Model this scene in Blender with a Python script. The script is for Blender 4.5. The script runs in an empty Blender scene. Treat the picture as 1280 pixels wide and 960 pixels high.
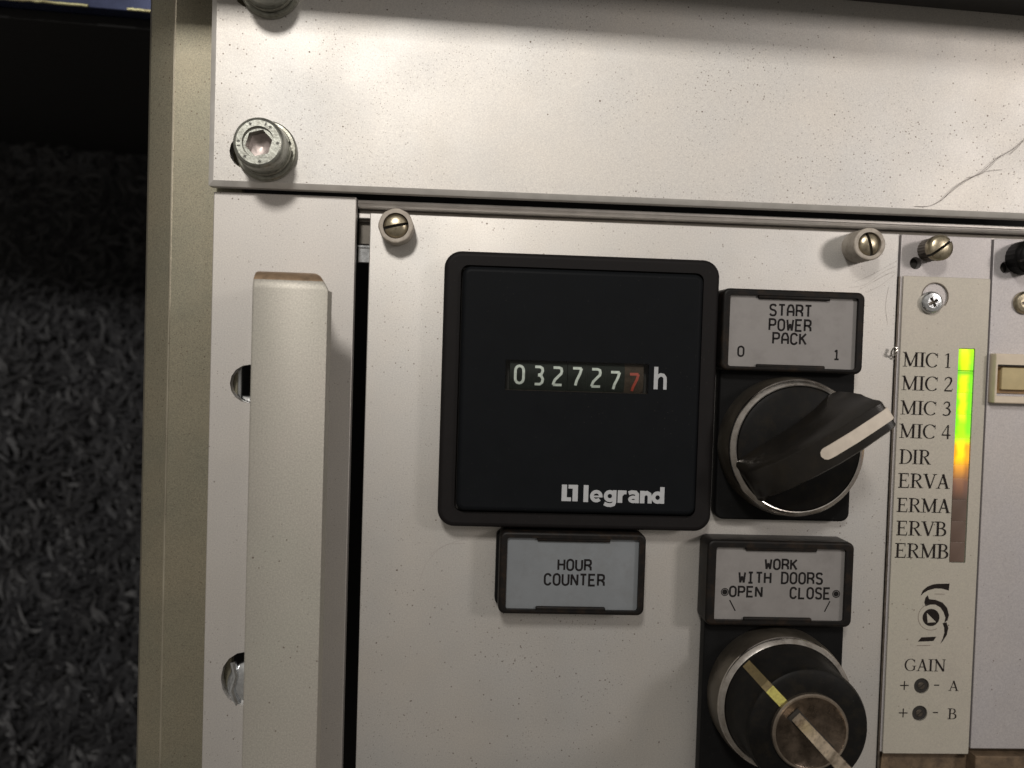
import bpy, bmesh, math, random
from math import sin, cos, pi, radians, hypot, atan2
from mathutils import Vector, Matrix
from mathutils.geometry import tessellate_polygon

# All lengths below are millimetres in the panel's own frame: x to the right, y up,
# z out of the panel.  W() turns them into world metres (world Z up).
MM = 0.001
def W(x, y, z): return Vector((x * MM, -z * MM, y * MM))
S = bpy.context.scene

# ------------------------------------------------------------------ camera
cam_d = bpy.data.cameras.new('camera'); cam = bpy.data.objects.new('camera', cam_d)
S.collection.objects.link(cam); S.camera = cam
cam_d.sensor_width = 4.54; cam_d.lens = 4.54 * 1160 / 1280
cam_d.clip_start = 0.005; cam_d.clip_end = 20
R_yaw = Matrix.Rotation(-0.055489, 3, 'Y'); R_pitch = Matrix.Rotation(-0.030845, 3, 'X'); R_roll = Matrix.Rotation(0.031245, 3, 'Z')
R = Matrix.Rotation(pi / 2, 3, 'X') @ R_yaw @ R_pitch @ R_roll
cam.matrix_world = Matrix.Translation(W(0, 0, 200)) @ R.to_4x4()
cam_d.dof.use_dof = True; cam_d.dof.focus_distance = 0.193; cam_d.dof.aperture_fstop = 2.2

# ------------------------------------------------------------------ world, lamps, exposure
world = bpy.data.worlds.new('World'); S.world = world; world.use_nodes = True
bg = world.node_tree.nodes['Background']
wt = world.node_tree       # unseen dim room: ambient gradient, shaped brighter above to lift the upper panels
w_tc = wt.nodes.new('ShaderNodeTexCoord'); w_sep = wt.nodes.new('ShaderNodeSeparateXYZ'); w_mr = wt.nodes.new('ShaderNodeMapRange'); w_cr = wt.nodes.new('ShaderNodeValToRGB')
wt.links.new(w_tc.outputs['Generated'], w_sep.inputs[0]); wt.links.new(w_sep.outputs[2], w_mr.inputs[0]); w_mr.inputs[1].default_value = -1; w_mr.inputs[2].default_value = 1
wt.links.new(w_mr.outputs[0], w_cr.inputs[0]); wt.links.new(w_cr.outputs[0], bg.inputs[0])
w_cr.color_ramp.elements[0].color = (.26, .23, .19, 1); w_cr.color_ramp.elements[1].color = (1.0, .93, .84, 1)
bg.inputs[1].default_value = 0.36

def lamp(name, pos, target, sx, sy, power, col):
    d = bpy.data.lights.new(name, 'AREA'); d.shape = 'RECTANGLE'; d.size = sx; d.size_y = sy
    d.energy = power; d.color = col
    o = bpy.data.objects.new(name, d); S.collection.objects.link(o)
    o.location = pos; o.rotation_euler = (target - pos).to_track_quat('-Z', 'Y').to_euler()
    return o
lamp('ceiling_lamp', W(-120, 425, 700), W(0, 0, 0), .09, .11, 3.7, (1.0, .95, .885))
lamp('side_lamp', W(560, 190, 640), W(60, -20, 0), .12, .10, 1.5, (1.0, .92, .86))

S.view_settings.view_transform = 'Standard'; S.view_settings.look = 'None'
S.view_settings.exposure = 0; S.view_settings.gamma = 1

# ------------------------------------------------------------------ materials
def new_mat(name):
    m = bpy.data.materials.new(name); m.use_nodes = True
    nt = m.node_tree; return m, nt, nt.nodes['Principled BSDF']
def nd(nt, typ, **kw):
    n = nt.nodes.new(typ)
    for k, v in kw.items(): setattr(n, k, v)
    return n
def mapping(nt, sc=(1000, 1000, 1000), rot=(0, 0, 0)):
    tc = nd(nt, 'ShaderNodeTexCoord'); mp = nd(nt, 'ShaderNodeMapping')
    mp.inputs['Scale'].default_value = sc; mp.inputs['Rotation'].default_value = rot
    nt.links.new(tc.outputs['Object'], mp.inputs[0]); return mp.outputs[0]
def noise(nt, vec, scale, detail=2, rough=.5):
    n = nd(nt, 'ShaderNodeTexNoise'); n.inputs['Scale'].default_value = scale
    n.inputs['Detail'].default_value = detail; n.inputs['Roughness'].default_value = rough
    nt.links.new(vec, n.inputs['Vector']); return n.outputs['Fac']
def ramp(nt, fac, stops):
    r = nd(nt, 'ShaderNodeValToRGB'); els = r.color_ramp.elements
    while len(els) < len(stops): els.new(.5)
    for e, (p, c) in zip(els, stops): e.position = p; e.color = c if len(c) == 4 else (*c, 1)
    nt.links.new(fac, r.inputs[0]); return r.outputs[0]
def mix(nt, fac, a, b, mode='MIX'):
    m = nd(nt, 'ShaderNodeMix', data_type='RGBA', blend_type=mode)
    for s, v in ((m.inputs[0], fac), (m.inputs[6], a), (m.inputs[7], b)):
        if hasattr(v, 'node'): nt.links.new(v, s)
        elif isinstance(v, (int, float)): s.default_value = v
        else: s.default_value = (*v, 1)
    return m.outputs[2]
def math_n(nt, op, a, b=0.0, clamp=False):
    m = nd(nt, 'ShaderNodeMath', operation=op, use_clamp=clamp)
    for s, v in ((m.inputs[0], a), (m.inputs[1], b)):
        if hasattr(v, 'node'): nt.links.new(v, s)
        else: s.default_value = v
    return m.outputs[0]
def bump(nt, p, h, strength, dist=.0001):
    b = nd(nt, 'ShaderNodeBump'); b.inputs['Strength'].default_value = strength; b.inputs['Distance'].default_value = dist
    nt.links.new(h, b.inputs['Height']); nt.links.new(b.outputs[0], p.inputs['Normal'])

def speck_mask(nt, vec, scale, radius, keep, mask_scale=None, lo=.45, hi=.65):
    v = nd(nt, 'ShaderNodeTexVoronoi'); v.inputs['Scale'].default_value = scale; nt.links.new(vec, v.inputs['Vector'])
    near = math_n(nt, 'LESS_THAN', v.outputs['Distance'], radius)
    sep = nd(nt, 'ShaderNodeSeparateColor'); nt.links.new(v.outputs['Color'], sep.inputs[0])
    k = math_n(nt, 'LESS_THAN', sep.outputs[0], keep)
    o = math_n(nt, 'MULTIPLY', near, k)
    if mask_scale:
        nz = noise(nt, vec, mask_scale, 2)
        mr = nd(nt, 'ShaderNodeMapRange'); mr.inputs[1].default_value = lo; mr.inputs[2].default_value = hi
        nt.links.new(nz, mr.inputs[0]); o = math_n(nt, 'MULTIPLY', o, mr.outputs[0])
    return o

def panel_metal(name, col, metallic=.55, rough=.5, specks=1.0, tint=(.93, .96, 1.0), stain=.25, gr=.82):
    """satin anodised sheet: fine grain, faint cloudy wear, scattered dark specks"""
    m, nt, p = new_mat(name); v = mapping(nt)
    cloudy = noise(nt, v, .035, 3, .6)
    c = mix(nt, ramp(nt, cloudy, [(.35, (0, 0, 0)), (.7, (1, 1, 1))]), col, tuple(a * b for a, b in zip(col, tint)))
    grain = noise(nt, v, 3.4, 2, .8)
    c = mix(nt, 1.0, c, ramp(nt, grain, [(.3, (gr, gr * .995, gr * 1.01)), (.7, (1.0, 1.0, .985))]), 'MULTIPLY')
    blotch = ramp(nt, noise(nt, v, .12, 4, .65), [(.55, (0, 0, 0)), (.8, (stain, stain, stain))])
    c = mix(nt, blotch, c, tuple(a * .75 for a in col))
    if specks:
        s1 = speck_mask(nt, v, .8, .13, .8 * specks, .025, .40, .58)
        s2 = speck_mask(nt, v, .24, .045, .5 * specks)
        s3 = speck_mask(nt, v, 1.7, .17, .7 * specks, .04, .42, .58)
        s = math_n(nt, 'MAXIMUM', math_n(nt, 'MAXIMUM', math_n(nt, 'MULTIPLY', s1, .75), math_n(nt, 'MULTIPLY', s2, .9)), math_n(nt, 'MULTIPLY', s3, .6))
        c = mix(nt, s, c, (.10, .07, .05))
    nt.links.new(c, p.inputs['Base Color'])
    p.inputs['Metallic'].default_value = metallic
    rr_ = nd(nt, 'ShaderNodeMapRange'); rr_.inputs[3].default_value = rough - .05; rr_.inputs[4].default_value = rough + .07
    nt.links.new(noise(nt, v, .08, 3), rr_.inputs[0]); nt.links.new(rr_.outputs[0], p.inputs['Roughness'])
    bump(nt, p, noise(nt, v, 3.5, 2, .7), .25, .00006)
    return m

def plain(name, col, metallic=0, rough=.5, var=.15, scale=.3, bumpy=.15, dirt=None, dirt_amt=.5, bscale=2.5, spec=None, dust=0):
    m, nt, p = new_mat(name); v = mapping(nt)
    n1 = noise(nt, v, scale, 4, .6)
    c = mix(nt, ramp(nt, n1, [(.3, (0, 0, 0)), (.7, (1, 1, 1))]), tuple(a * (1 - var) for a in col), tuple(min(1, a * (1 + var)) for a in col))
    if dirt:
        c = mix(nt, ramp(nt, noise(nt, v, scale * 1.7, 5, .7), [(.48, (0, 0, 0)), (.7, (dirt_amt,) * 3)]), c, dirt)
    if dust:
        d_ = math_n(nt, 'MAXIMUM', speck_mask(nt, v, 1.3, .10, .35, .06, .4, .6), speck_mask(nt, v, .45, .035, .5))
        c = mix(nt, math_n(nt, 'MULTIPLY', d_, dust), c, (.09, .085, .08))
    nt.links.new(c, p.inputs['Base Color'])
    p.inputs['Metallic'].default_value = metallic
    if spec is not None: p.inputs['Specular IOR Level'].default_value = spec
    mr = nd(nt, 'ShaderNodeMapRange'); mr.inputs[3].default_value = max(.04, rough - .07); mr.inputs[4].default_value = rough + .1
    nt.links.new(n1, mr.inputs[0]); nt.links.new(mr.outputs[0], p.inputs['Roughness'])
    if bumpy: bump(nt, p, noise(nt, v, bscale, 3, .6), bumpy, .0001)
    return m

M = {}
M['top'] = panel_metal('top_sheet', (.66, .63, .59), .7, .49, 1.0, gr=.78)
M['chamfer'] = plain('milled_edge', (.62, .60, .57), .35, .42, .08)
M['bracket'] = panel_metal('bracket_sheet', (.62, .592, .56), .7, .50, .25, (.96, .97, .99), gr=.78)
M['module'] = panel_metal('module_sheet', (.60, .572, .535), .7, .50, .5, gr=.78)
M['module_b'] = panel_metal('narrow_sheet', (.52, .49, .48), .65, .52, .12, (.95, .97, 1.02), gr=.78)
M['overlay'] = panel_metal('printed_overlay', (.49, .455, .40), .5, .52, .15, (.94, .97, .94), .35, gr=.84)
M['handle'] = panel_metal('handle_aluminium', (.50, .475, .43), .7, .54, .12, (.96, .99, .97), gr=.68)
M['handle_end'] = plain('handle_bend_brown', (.30, .21, .135), .6, .5, .25, .6)  # browner tone on the handle's upper bend
M['post'] = panel_metal('yellow_zinc', (.35, .315, .232), .7, .42, .8, (.80, .86, .9), .8, gr=.60)
M['fold'] = panel_metal('fold_highlight', (.50, .46, .36), .75, .42, .9, (.5, .5, .5), .8)  # bright highlight along the post's fold, painted as a paler zinc tone
M['rail'] = plain('extruded_aluminium', (.66, .63, .60), .6, .42, .1, .2, .1)
M['rail_dark'] = plain('rail_groove', (.16, .145, .125), .5, .5, .2)
M['bolt'] = plain('zinc_bolt', (.40, .41, .37), .85, .34, .2, .5, .25, (.10, .09, .07), .6)
M['washer'] = plain('zinc_washer', (.30, .30, .26), .85, .36, .2, .5, .25, (.09, .08, .06), .6)
M['stamp'] = plain('stamp_mark', (.10, .10, .09), .4, .5, .2)
M['socket'] = plain('socket_bottom', (.42, .36, .34), .6, .40, .25, .8)
M['collar'] = plain('collar_plastic', (.40, .36, .31), .05, .55, .12, .5, .1, (.18, .14, .1), .6)
M['brass'] = plain('nickel_brass', (.42, .37, .27), .9, .30, .2, .6, .15, (.13, .10, .07), .6)
M['brass_dull'] = plain('dull_brass', (.10, .085, .07), .8, .45, .3, .6, .2)
M['zinc_new'] = plain('bright_zinc', (.62, .64, .66), .95, .22, .15, .9, .15)
M['slot'] = plain('slot_dark', (.012, .010, .008), 0, .7, .2)
M['frame'] = plain('counter_bezel_plastic', (.0090, .0080, .0082), 0, .55, .08, .3, .2, None, .5, 6, .12, dust=.35)
M['face'] = plain('counter_face_plastic', (.0050, .0058, .0070), 0, .5, .06, .2, .1, None, .5, 6, .07, dust=.35)
M['black'] = plain('black_plastic', (.0050, .0050, .0052), 0, .48, .15, .3, .15, None, .5, 5, .10, dust=.35)
M['holder'] = plain('holder_plastic', (.0065, .0058, .0055), 0, .45, .2, .3, .2, (.03, .018, .010), .5, 4, .16)
M['knob'] = plain('knob_plastic', (.0062, .0060, .0058), 0, .45, .2, .25, .2, (.016, .013, .009), .6, 5, .09, dust=.35)
M['grip'] = plain('grip_plastic', (.0105, .0092, .0078), 0, .30, .3, .15, .2, (.018, .014, .009), .6, 4, .38, dust=.3)
M['plate'] = plain('engraved_insert', (.185, .20, .215), .35, .50, .06, .12, .1, (.15, .155, .16), .5)
M['plate_w'] = plain('engraved_insert_warm', (.225, .215, .21), .35, .50, .06, .12, .1, (.17, .16, .155), .5)
M['ink'] = plain('engraving_ink', (.010, .009, .009), 0, .6, .2, 2, spec=.1)
M['print'] = plain('black_print', (.014, .011, .010), 0, .6, .3, 2, spec=.1)
M['print_thin'] = plain('worn_print', (.16, .13, .11), 0, .55, .3, 2)
M['white'] = plain('white_print', (.36, .37, .385), 0, .5, .06, 1)
M['digit'] = plain('drum_digit', (.46, .50, .47), 0, .55, .25, 1.5)
M['digit_red'] = plain('drum_digit_red', (.25, .03, .014), 0, .55, .25, 1.5)
M['drum'] = plain('drum_black', (.008, .011, .009), 0, .5, .3, .8, spec=.1)
M['drum_red'] = plain('drum_brown', (.035, .025, .018), 0, .5, .3, .8, spec=.1)
M['chrome'] = plain('chrome_ring', (.55, .52, .49), 1.0, .22, .12, .25, .3, (.22, .18, .14), .6, 1.2)
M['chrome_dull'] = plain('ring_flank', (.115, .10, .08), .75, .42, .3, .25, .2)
M['ivory'] = plain('ivory_indicator', (.54, .48, .41), 0, .5, .08, .5)
M['yellowed'] = plain('yellowed_indicator', (.40, .37, .10), 0, .5, .2, 1.2, .2, (.16, .10, .04), .6)
M['brownish'] = plain('brown_indicator', (.15, .115, .05), 0, .5, .2, 1.2, .2, (.07, .04, .02), .6)  # browner tone for the indicator's part down the drum side
M['lock'] = plain('lock_core_metal', (.12, .095, .075), .9, .28, .5, .35, .3, (.05, .04, .03), .8)
M['lock_rim'] = plain('lock_rim_metal', (.26, .22, .18), .9, .38, .2, .5)
M['key'] = plain('key_metal', (.75, .63, .49), .7, .34, .25, .25, .25, (.14, .10, .06), .8)
M['cream'] = plain('cream_plastic', (.56, .48, .38), 0, .45, .08, .3, .1)
M['card'] = plain('yellow_card', (.44, .36, .20), 0, .6, .1, .3)
M['cardedge'] = plain('amber_edge', (.22, .13, .05), 0, .5, .2, .5)
M['wood'] = plain('rusty_ledge', (.11, .075, .045), .1, .7, .35, .25, .6, (.04, .025, .015), .8)
M['void'] = plain('cabinet_black', (.004, .004, .0045), 0, .8, .2)
M['void_bar'] = plain('black_cover', (.006, .006, .007), 0, .5, .2)
M['hair'] = plain('dark_strand', (.12, .09, .08), 0, .6, .2)
M['wire'] = plain('swarf_wire', (.40, .38, .35), .9, .25, .1)
M['scratch'] = plain('scratch_mark', (.36, .33, .31), .2, .6, .2, 1)
M['blue'] = plain('blue_steel', (.035, .045, .10), .5, .25, .4, .05)
M['trim'] = plain('brass_trim', (.80, .66, .38), .95, .22, .5, .15)
def led_mat():
    """lens over lit emitters: hot column in the middle, deeper colour at the sides; fades from green over yellow to unlit"""
    m, nt, p = new_mat('bar_lens'); v = mapping(nt)
    sx = nd(nt, 'ShaderNodeSeparateXYZ'); nt.links.new(v, sx.inputs[0])
    my = nd(nt, 'ShaderNodeMapRange'); my.inputs[1].default_value = 24; my.inputs[2].default_value = -24   # top to bottom
    nt.links.new(sx.outputs[2], my.inputs[0])
    wob = math_n(nt, 'ADD', sx.outputs[0], math_n(nt, 'MULTIPLY', math_n(nt, 'SUBTRACT', noise(nt, v, .35, 2), .5), 1.6))
    mx = nd(nt, 'ShaderNodeMapRange'); mx.inputs[1].default_value = -1.75; mx.inputs[2].default_value = 1.75
    nt.links.new(wob, mx.inputs[0])
    f = lambda y: (4.6 - y) / 47.8
    G, GD, Y, AM, ORr = (.17, .88, 0), (.10, .55, 0), (.82, 1, 0), (1, .78, 0), (.95, .38, 0)
    mid = ramp(nt, my.outputs[0], [(f(4.5), Y), (f(-.1), (.75, 1, 0)), (f(-.8), GD), (f(-1.6), Y), (f(-10.6), Y), (f(-12.2), (.40, .92, 0)), (f(-15), (.45, .95, 0)), (f(-16.6), (1, .88, 0)), (f(-19.5), AM), (f(-21.5), (.85, .34, .02)), (f(-24.5), (.20, .075, .03)), (f(-29), (0, 0, 0))])
    side = ramp(nt, my.outputs[0], [(f(4.5), (.45, .95, 0)), (f(-.1), G), (f(-.8), GD), (f(-1.6), G), (f(-14), G), (f(-16), (.6, .8, 0)), (f(-17), ORr), (f(-20), ORr), (f(-22), (.40, .13, .01)), (f(-25), (.10, .035, .02)), (f(-29), (0, 0, 0))])
    c = mix(nt, ramp(nt, mx.outputs[0], [(.05, (1, 1, 1)), (.25, (.1, .1, .1)), (.55, (0, 0, 0)), (.78, (1, 1, 1))]), mid, side)
    nt.links.new(ramp(nt, my.outputs[0], [(0, (.1, .12, .02)), (f(-20), (.12, .1, .03)), (f(-26), (.125, .085, .068))]), p.inputs['Base Color'])
    p.inputs['Roughness'].default_value = .35
    nt.links.new(c, p.inputs['Emission Color']); p.inputs['Emission Strength'].default_value = 1.15
    return m
M['led'] = led_mat()
M['led_off'] = plain('led_unlit', (.125, .082, .066), 0, .35, .12, .4, .1)
M['led_gap'] = plain('led_divider', (.04, .12, .01), 0, .4, .1)
m, nt, p = new_mat('window_glass')
tr = nd(nt, 'ShaderNodeBsdfTransparent'); tr.inputs[0].default_value = (.93, .95, .93, 1)
gl = nd(nt, 'ShaderNodeBsdfGlossy'); gl.inputs['Roughness'].default_value = .08
mx = nd(nt, 'ShaderNodeMixShader'); mx.inputs[0].default_value = .03
nt.links.new(tr.outputs[0], mx.inputs[1]); nt.links.new(gl.outputs[0], mx.inputs[2])
nt.links.new(mx.outputs[0], nt.nodes['Material Output'].inputs[0]); M['glass'] = m
m, nt, p = new_mat('dark_foil'); v = mapping(nt, (60, 60, 60))
nt.links.new(ramp(nt, noise(nt, v, 1.0, 4), [(.3, (.027, .027, .030)), (.6, (.036, .037, .041)), (.8, (.050, .052, .059))]), p.inputs['Base Color'])
p.inputs['Roughness'].default_value = .6; M['foil'] = m

# ------------------------------------------------------------------ geometry helpers
class MB:
    def __init__(s): s.v = []; s.f = []; s.m = []
    def add(s, vs, fs, mi=0):
        o = len(s.v); s.v += [tuple(v) for v in vs]; s.f += [tuple(i + o for i in f) for f in fs]; s.m += [mi] * len(fs); return s
    def box(s, x0, y0, z0, x1, y1, z1, mi=0):
        return s.slab(lambda i: [(x0 + i, y0 + i), (x1 - i, y0 + i), (x1 - i, y1 - i), (x0 + i, y1 - i)], [(0, z0), (0, z1 - .15), (.15, z1)] if min(x1 - x0, y1 - y0, z1 - z0) > .8 else [(0, z0), (0, z1)], mi=mi)
    def slab(s, out, prof, holes=(), mi=0, hole_back=None, cap_mi=None, back=True, ring_mi=None):
        """outline function out(inset) swept along prof [(inset, z)...] back to front; front cap with optional holes"""
        rings = [[(x, y, z) for x, y in out(i)] for i, z in prof]; n = len(rings[0])
        vs = [q for r in rings for q in r]; fs = []
        o = len(s.v)
        for k in range(len(rings) - 1):
            fk = [(k * n + j, k * n + (j + 1) % n, (k + 1) * n + (j + 1) % n, (k + 1) * n + j) for j in range(n)]
            s.f += [tuple(i + o for i in f) for f in fk]; s.m += [ring_mi[k] if ring_mi else mi] * n
        s.v += vs
        zt = prof[-1][1]; cm = mi if cap_mi is None else cap_mi
        if holes:
            loops = [[Vector(q) for q in rings[-1]]] + [[Vector((x, y, zt)) for x, y in h] for h in holes]
            flat = [q for l in loops for q in l]; tris = tessellate_polygon(loops)
            o = len(s.v); s.v += [tuple(q) for q in flat]
            for t in tris:
                a, b, c = (flat[i] for i in t); nz = (b - a).cross(c - a).z
                s.f.append(tuple(i + o for i in (t if nz > 0 else t[::-1]))); s.m.append(cm)
            hb = prof[0][1] if hole_back is None else hole_back
            for h in holes:
                k = len(h); o = len(s.v); s.v += [(x, y, zt) for x, y in h] + [(x, y, hb) for x, y in h]
                s.f += [(o + j, o + k + j, o + k + (j + 1) % k, o + (j + 1) % k) for j in range(k)]; s.m += [mi] * k
        else:
            s.f.append(tuple(o + (len(rings) - 1) * n + j for j in range(n))); s.m.append(cm)
        if back and not holes:
            s.f.append(tuple(o + j for j in range(n))[::-1]); s.m.append(mi)
        return s
    def lathe(s, prof, n=48, cx=0, cy=0, mi=0, cap=True):
        """prof [(r, z)...] from the back to the front"""
        vs = [(cx + r * cos(2 * pi * j / n), cy + r * sin(2 * pi * j / n), z) for r, z in prof for j in range(n)]
        fs = [(k * n + j, k * n + (j + 1) % n, (k + 1) * n + (j + 1) % n, (k + 1) * n + j) for k in range(len(prof) - 1) for j in range(n)]
        if cap: fs.append(tuple((len(prof) - 1) * n + j for j in range(n)))
        return s.add(vs, fs, mi)
    def loft(s, secs, caps=True, mi=0):
        n = len(secs[0]); vs = [q for r in secs for q in r]
        fs = [(k * n + j, k * n + (j + 1) % n, (k + 1) * n + (j + 1) % n, (k + 1) * n + j) for k in range(len(secs) - 1) for j in range(n)]
        if caps: fs += [tuple(range(n))[::-1], tuple((len(secs) - 1) * n + j for j in range(n))]
        return s.add(vs, fs, mi)
    def ribbon(s, pts, w, z, close=False, mi=0, th=.03):
        """flat stroke of ink: pts [(x, y)] or [(x, y, width)]"""
        P = [(p[0], p[1], p[2] if len(p) > 2 else w) for p in pts]
        n = len(P); L = []; Rr = []
        for i in range(n):
            a = P[(i - 1) % n] if (close or i) else P[i]; b = P[i]; c = P[(i + 1) % n] if (close or i < n - 1) else P[i]
            d1 = (b[0] - a[0], b[1] - a[1]); d2 = (c[0] - b[0], c[1] - b[1])
            l1 = hypot(*d1) or 1; l2 = hypot(*d2) or 1
            n1 = (-d1[1] / l1, d1[0] / l1); n2 = (-d2[1] / l2, d2[0] / l2)
            if d1 == (0, 0): n1 = n2
            if d2 == (0, 0): n2 = n1
            mx, my = n1[0] + n2[0], n1[1] + n2[1]; ml = hypot(mx, my) or 1
            mx /= ml; my /= ml; k = 1 / max(.5, mx * n1[0] + my * n1[1]); h = b[2] / 2 * k
            L.append((b[0] + mx * h, b[1] + my * h, z)); Rr.append((b[0] - mx * h, b[1] - my * h, z))
        vs = L + Rr; e = n if close else n - 1
        return s.add(vs, [(j, n + j, n + (j + 1) % n, (j + 1) % n) for j in range(e)], mi)
    def tube(s, pts, r, n=8, mi=0):
        secs = []
        for i, q in enumerate(pts):
            a = Vector(pts[max(0, i - 1)]); b = Vector(pts[min(len(pts) - 1, i + 1)]); d = (b - a).normalized()
            u = d.cross(Vector((0, 0, 1)) if abs(d.z) < .9 else Vector((1, 0, 0))).normalized(); w = d.cross(u)
            secs.append([tuple(Vector(q) + (u * cos(2 * pi * j / n) + w * sin(2 * pi * j / n)) * r) for j in range(n)])
        return s.loft(secs, True, mi)
    def poly(s, pts, z, mi=0):
        vs = [Vector((x, y, z)) for x, y in pts]; fs = []
        for t in tessellate_polygon([vs]):
            a, b, c = (vs[i] for i in t); fs.append(t if (b - a).cross(c - a).z > 0 else t[::-1])
        return s.add([tuple(q) for q in vs], fs, mi)
    def rot(s, ang, cx=0, cy=0):
        c, d = cos(ang), sin(ang); s.v = [(cx + (x - cx) * c - (y - cy) * d, cy + (x - cx) * d + (y - cy) * c, z) for x, y, z in s.v]; return s
    def build(s, name, mats, parent=None, at=None, smooth=35):
        """link as ONE object.  Vertices are panel millimetres, absolute; 'at' (or the parent's base) is the origin"""
        base = at if at is not None else (parent['_base'] if parent is not None and '_base' in parent else (0, 0, 0))
        me = bpy.data.meshes.new(name)
        me.from_pydata([W(x - base[0], y - base[1], z - base[2]) for x, y, z in s.v], [], s.f)
        for mm in (mats if isinstance(mats, (list, tuple)) else [mats]): me.materials.append(M[mm])
        me.polygons.foreach_set('material_index', s.m); me.update(); me.validate()
        if smooth:
            me.shade_smooth(); me.set_sharp_from_angle(angle=radians(smooth))
        o = bpy.data.objects.new(name, me); S.collection.objects.link(o)
        o['_base'] = base
        if parent is None: o.location = W(*base)
        else:
            pb = parent['_base']; o.parent = parent; o.location = W(*(a - b for a, b in zip(base, pb)))
        return o
def thing(name, label, cat, base, group=None):
    o = bpy.data.objects.new(name, None); S.collection.objects.link(o); o.empty_display_size = .005
    o.location = W(*base); o['_base'] = base; return tag(o, label, cat, group)
def tag(o, label, cat, group=None, kind=None):
    o['label'] = label; o['category'] = cat
    if group: o['group'] = group
    if kind: o['kind'] = kind
    return o
def structure(o): o['kind'] = 'structure'; return o

def rr(x0, y0, x1, y1, r, n=6):
    def f(i):
        q = max(r - i, .02); pts = []
        for cx, cy, a0 in ((x1 - i - q, y0 + i + q, -90), (x1 - i - q, y1 - i - q, 0), (x0 + i + q, y1 - i - q, 90), (x0 + i + q, y0 + i + q, 180)):
            for k in range(n + 1):
                a = radians(a0 + 90 * k / n); pts.append((cx + q * cos(a), cy + q * sin(a)))
        return pts
    return f
def circ(cx, cy, r, n=32, a0=0):
    return lambda i: [(cx + (r - i) * cos(a0 + 2 * pi * k / n), cy + (r - i) * sin(a0 + 2 * pi * k / n)) for k in range(n)]
def rnd(z0, z1, b, n=3):
    """profile with a rounded front edge of radius b"""
    return [(0, z0), (0, z1 - b)] + [(b * (1 - cos(k * pi / 2 / n)), z1 - b + b * sin(k * pi / 2 / n)) for k in range(1, n + 1)]

# ------------------------------------------------------------------ lettering (own stroke letters)
def A(cx, cy, rx, ry, a0, a1, n=10, wt=None):
    out = []
    for k in range(n + 1):
        a = radians(a0 + (a1 - a0) * k / n)
        q = (cx + rx * cos(a), cy + ry * sin(a))
        out.append(q if wt is None else (*q, wt[0] + wt[1] * abs(cos(a)) ** 1.5))
    return out
OV = lambda x0, x1: A((x0 + x1) / 2, .72, (x1 - x0) / 2, .28, 0, 180, 8) + A((x0 + x1) / 2, .28, (x1 - x0) / 2, .28, 180, 360, 8)
SANS = {  # height 1, width .62: engraved machine letters
 'A': [[(0, 0), (0, .62), (.14, .95), (.31, 1), (.48, .95), (.62, .62), (.62, 0)], [(0, .4), (.62, .4)]],
 'C': [A(.31, .7, .31, .3, 15, 180, 7) + A(.31, .3, .31, .3, 180, 345, 7)],
 'D': [[(0, 0), (0, 1), (.32, 1), (.54, .9), (.62, .7), (.62, .3), (.54, .1), (.32, 0), (0, 0)]],
 'E': [[(.6, 1), (0, 1), (0, 0), (.6, 0)], [(0, .52), (.5, .52)]],
 'H': [[(0, 0), (0, 1)], [(.62, 0), (.62, 1)], [(0, .52), (.62, .52)]],
 'I': [[(.31, 0), (.31, 1)], [(.08, 1), (.54, 1)], [(.08, 0), (.54, 0)]],
 'K': [[(0, 0), (0, 1)], [(.6, 1), (.04, .45)], [(.2, .6), (.62, 0)]],
 'L': [[(.02, 1), (.02, 0), (.6, 0)]],
 'N': [[(0, 0), (0, 1), (.62, 0), (.62, 1)]],
 'O': [OV(0, .62) ], '0': [OV(.03, .59)],
 'P': [[(0, 0), (0, 1), (.42, 1), (.58, .92), (.62, .75), (.58, .55), (.42, .47), (0, .47)]],
 'R': [[(0, 0), (0, 1), (.42, 1), (.58, .92), (.62, .75), (.58, .58), (.42, .5), (0, .5)], [(.34, .5), (.6, .3), (.62, 0)]],
 'S': [[(.6, .84), (.5, .97), (.31, 1), (.12, .97), (.02, .84), (.02, .68), (.12, .56), (.5, .46), (.6, .34), (.6, .16), (.5, .03), (.31, 0), (.12, .03), (.01, .16)]],
 'T': [[(0, 1), (.62, 1)], [(.31, 1), (.31, 0)]],
 'U': [[(0, 1), (0, .28)] + A(.31, .28, .31, .28, 180, 360, 8) + [(.62, 1)]],
 'W': [[(0, 1), (.12, 0), (.31, .62), (.5, 0), (.62, 1)]],
 '1': [[(.1, .8), (.32, 1), (.32, 0)], [(.08, 0), (.56, 0)]],
 '2': [[(.0, 1), (.42, 1), (.56, .95), (.6, .8), (.56, .66), (.42, .55), (.12, .3), (.03, .12), (.0, 0), (.62, 0)]],
 '3': [[(.05, 1), (.42, 1), (.57, .92), (.6, .76), (.5, .58), (.28, .53)], [(.28, .53), (.5, .48), (.62, .3), (.57, .1), (.42, 0), (.05, 0)]],
 '7': [[(0, 1), (.62, 1), (.5, .68), (.28, .3), (.2, 0)]],
 '\\': [[(.0, 1), (.62, 0)]], '/': [[(.62, 1), (.0, 0)]],
}
T_, t_ = .165, .075
def sf(x, y, w=.28): return [(x - w / 2, y), (x + w / 2, y)]
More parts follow.
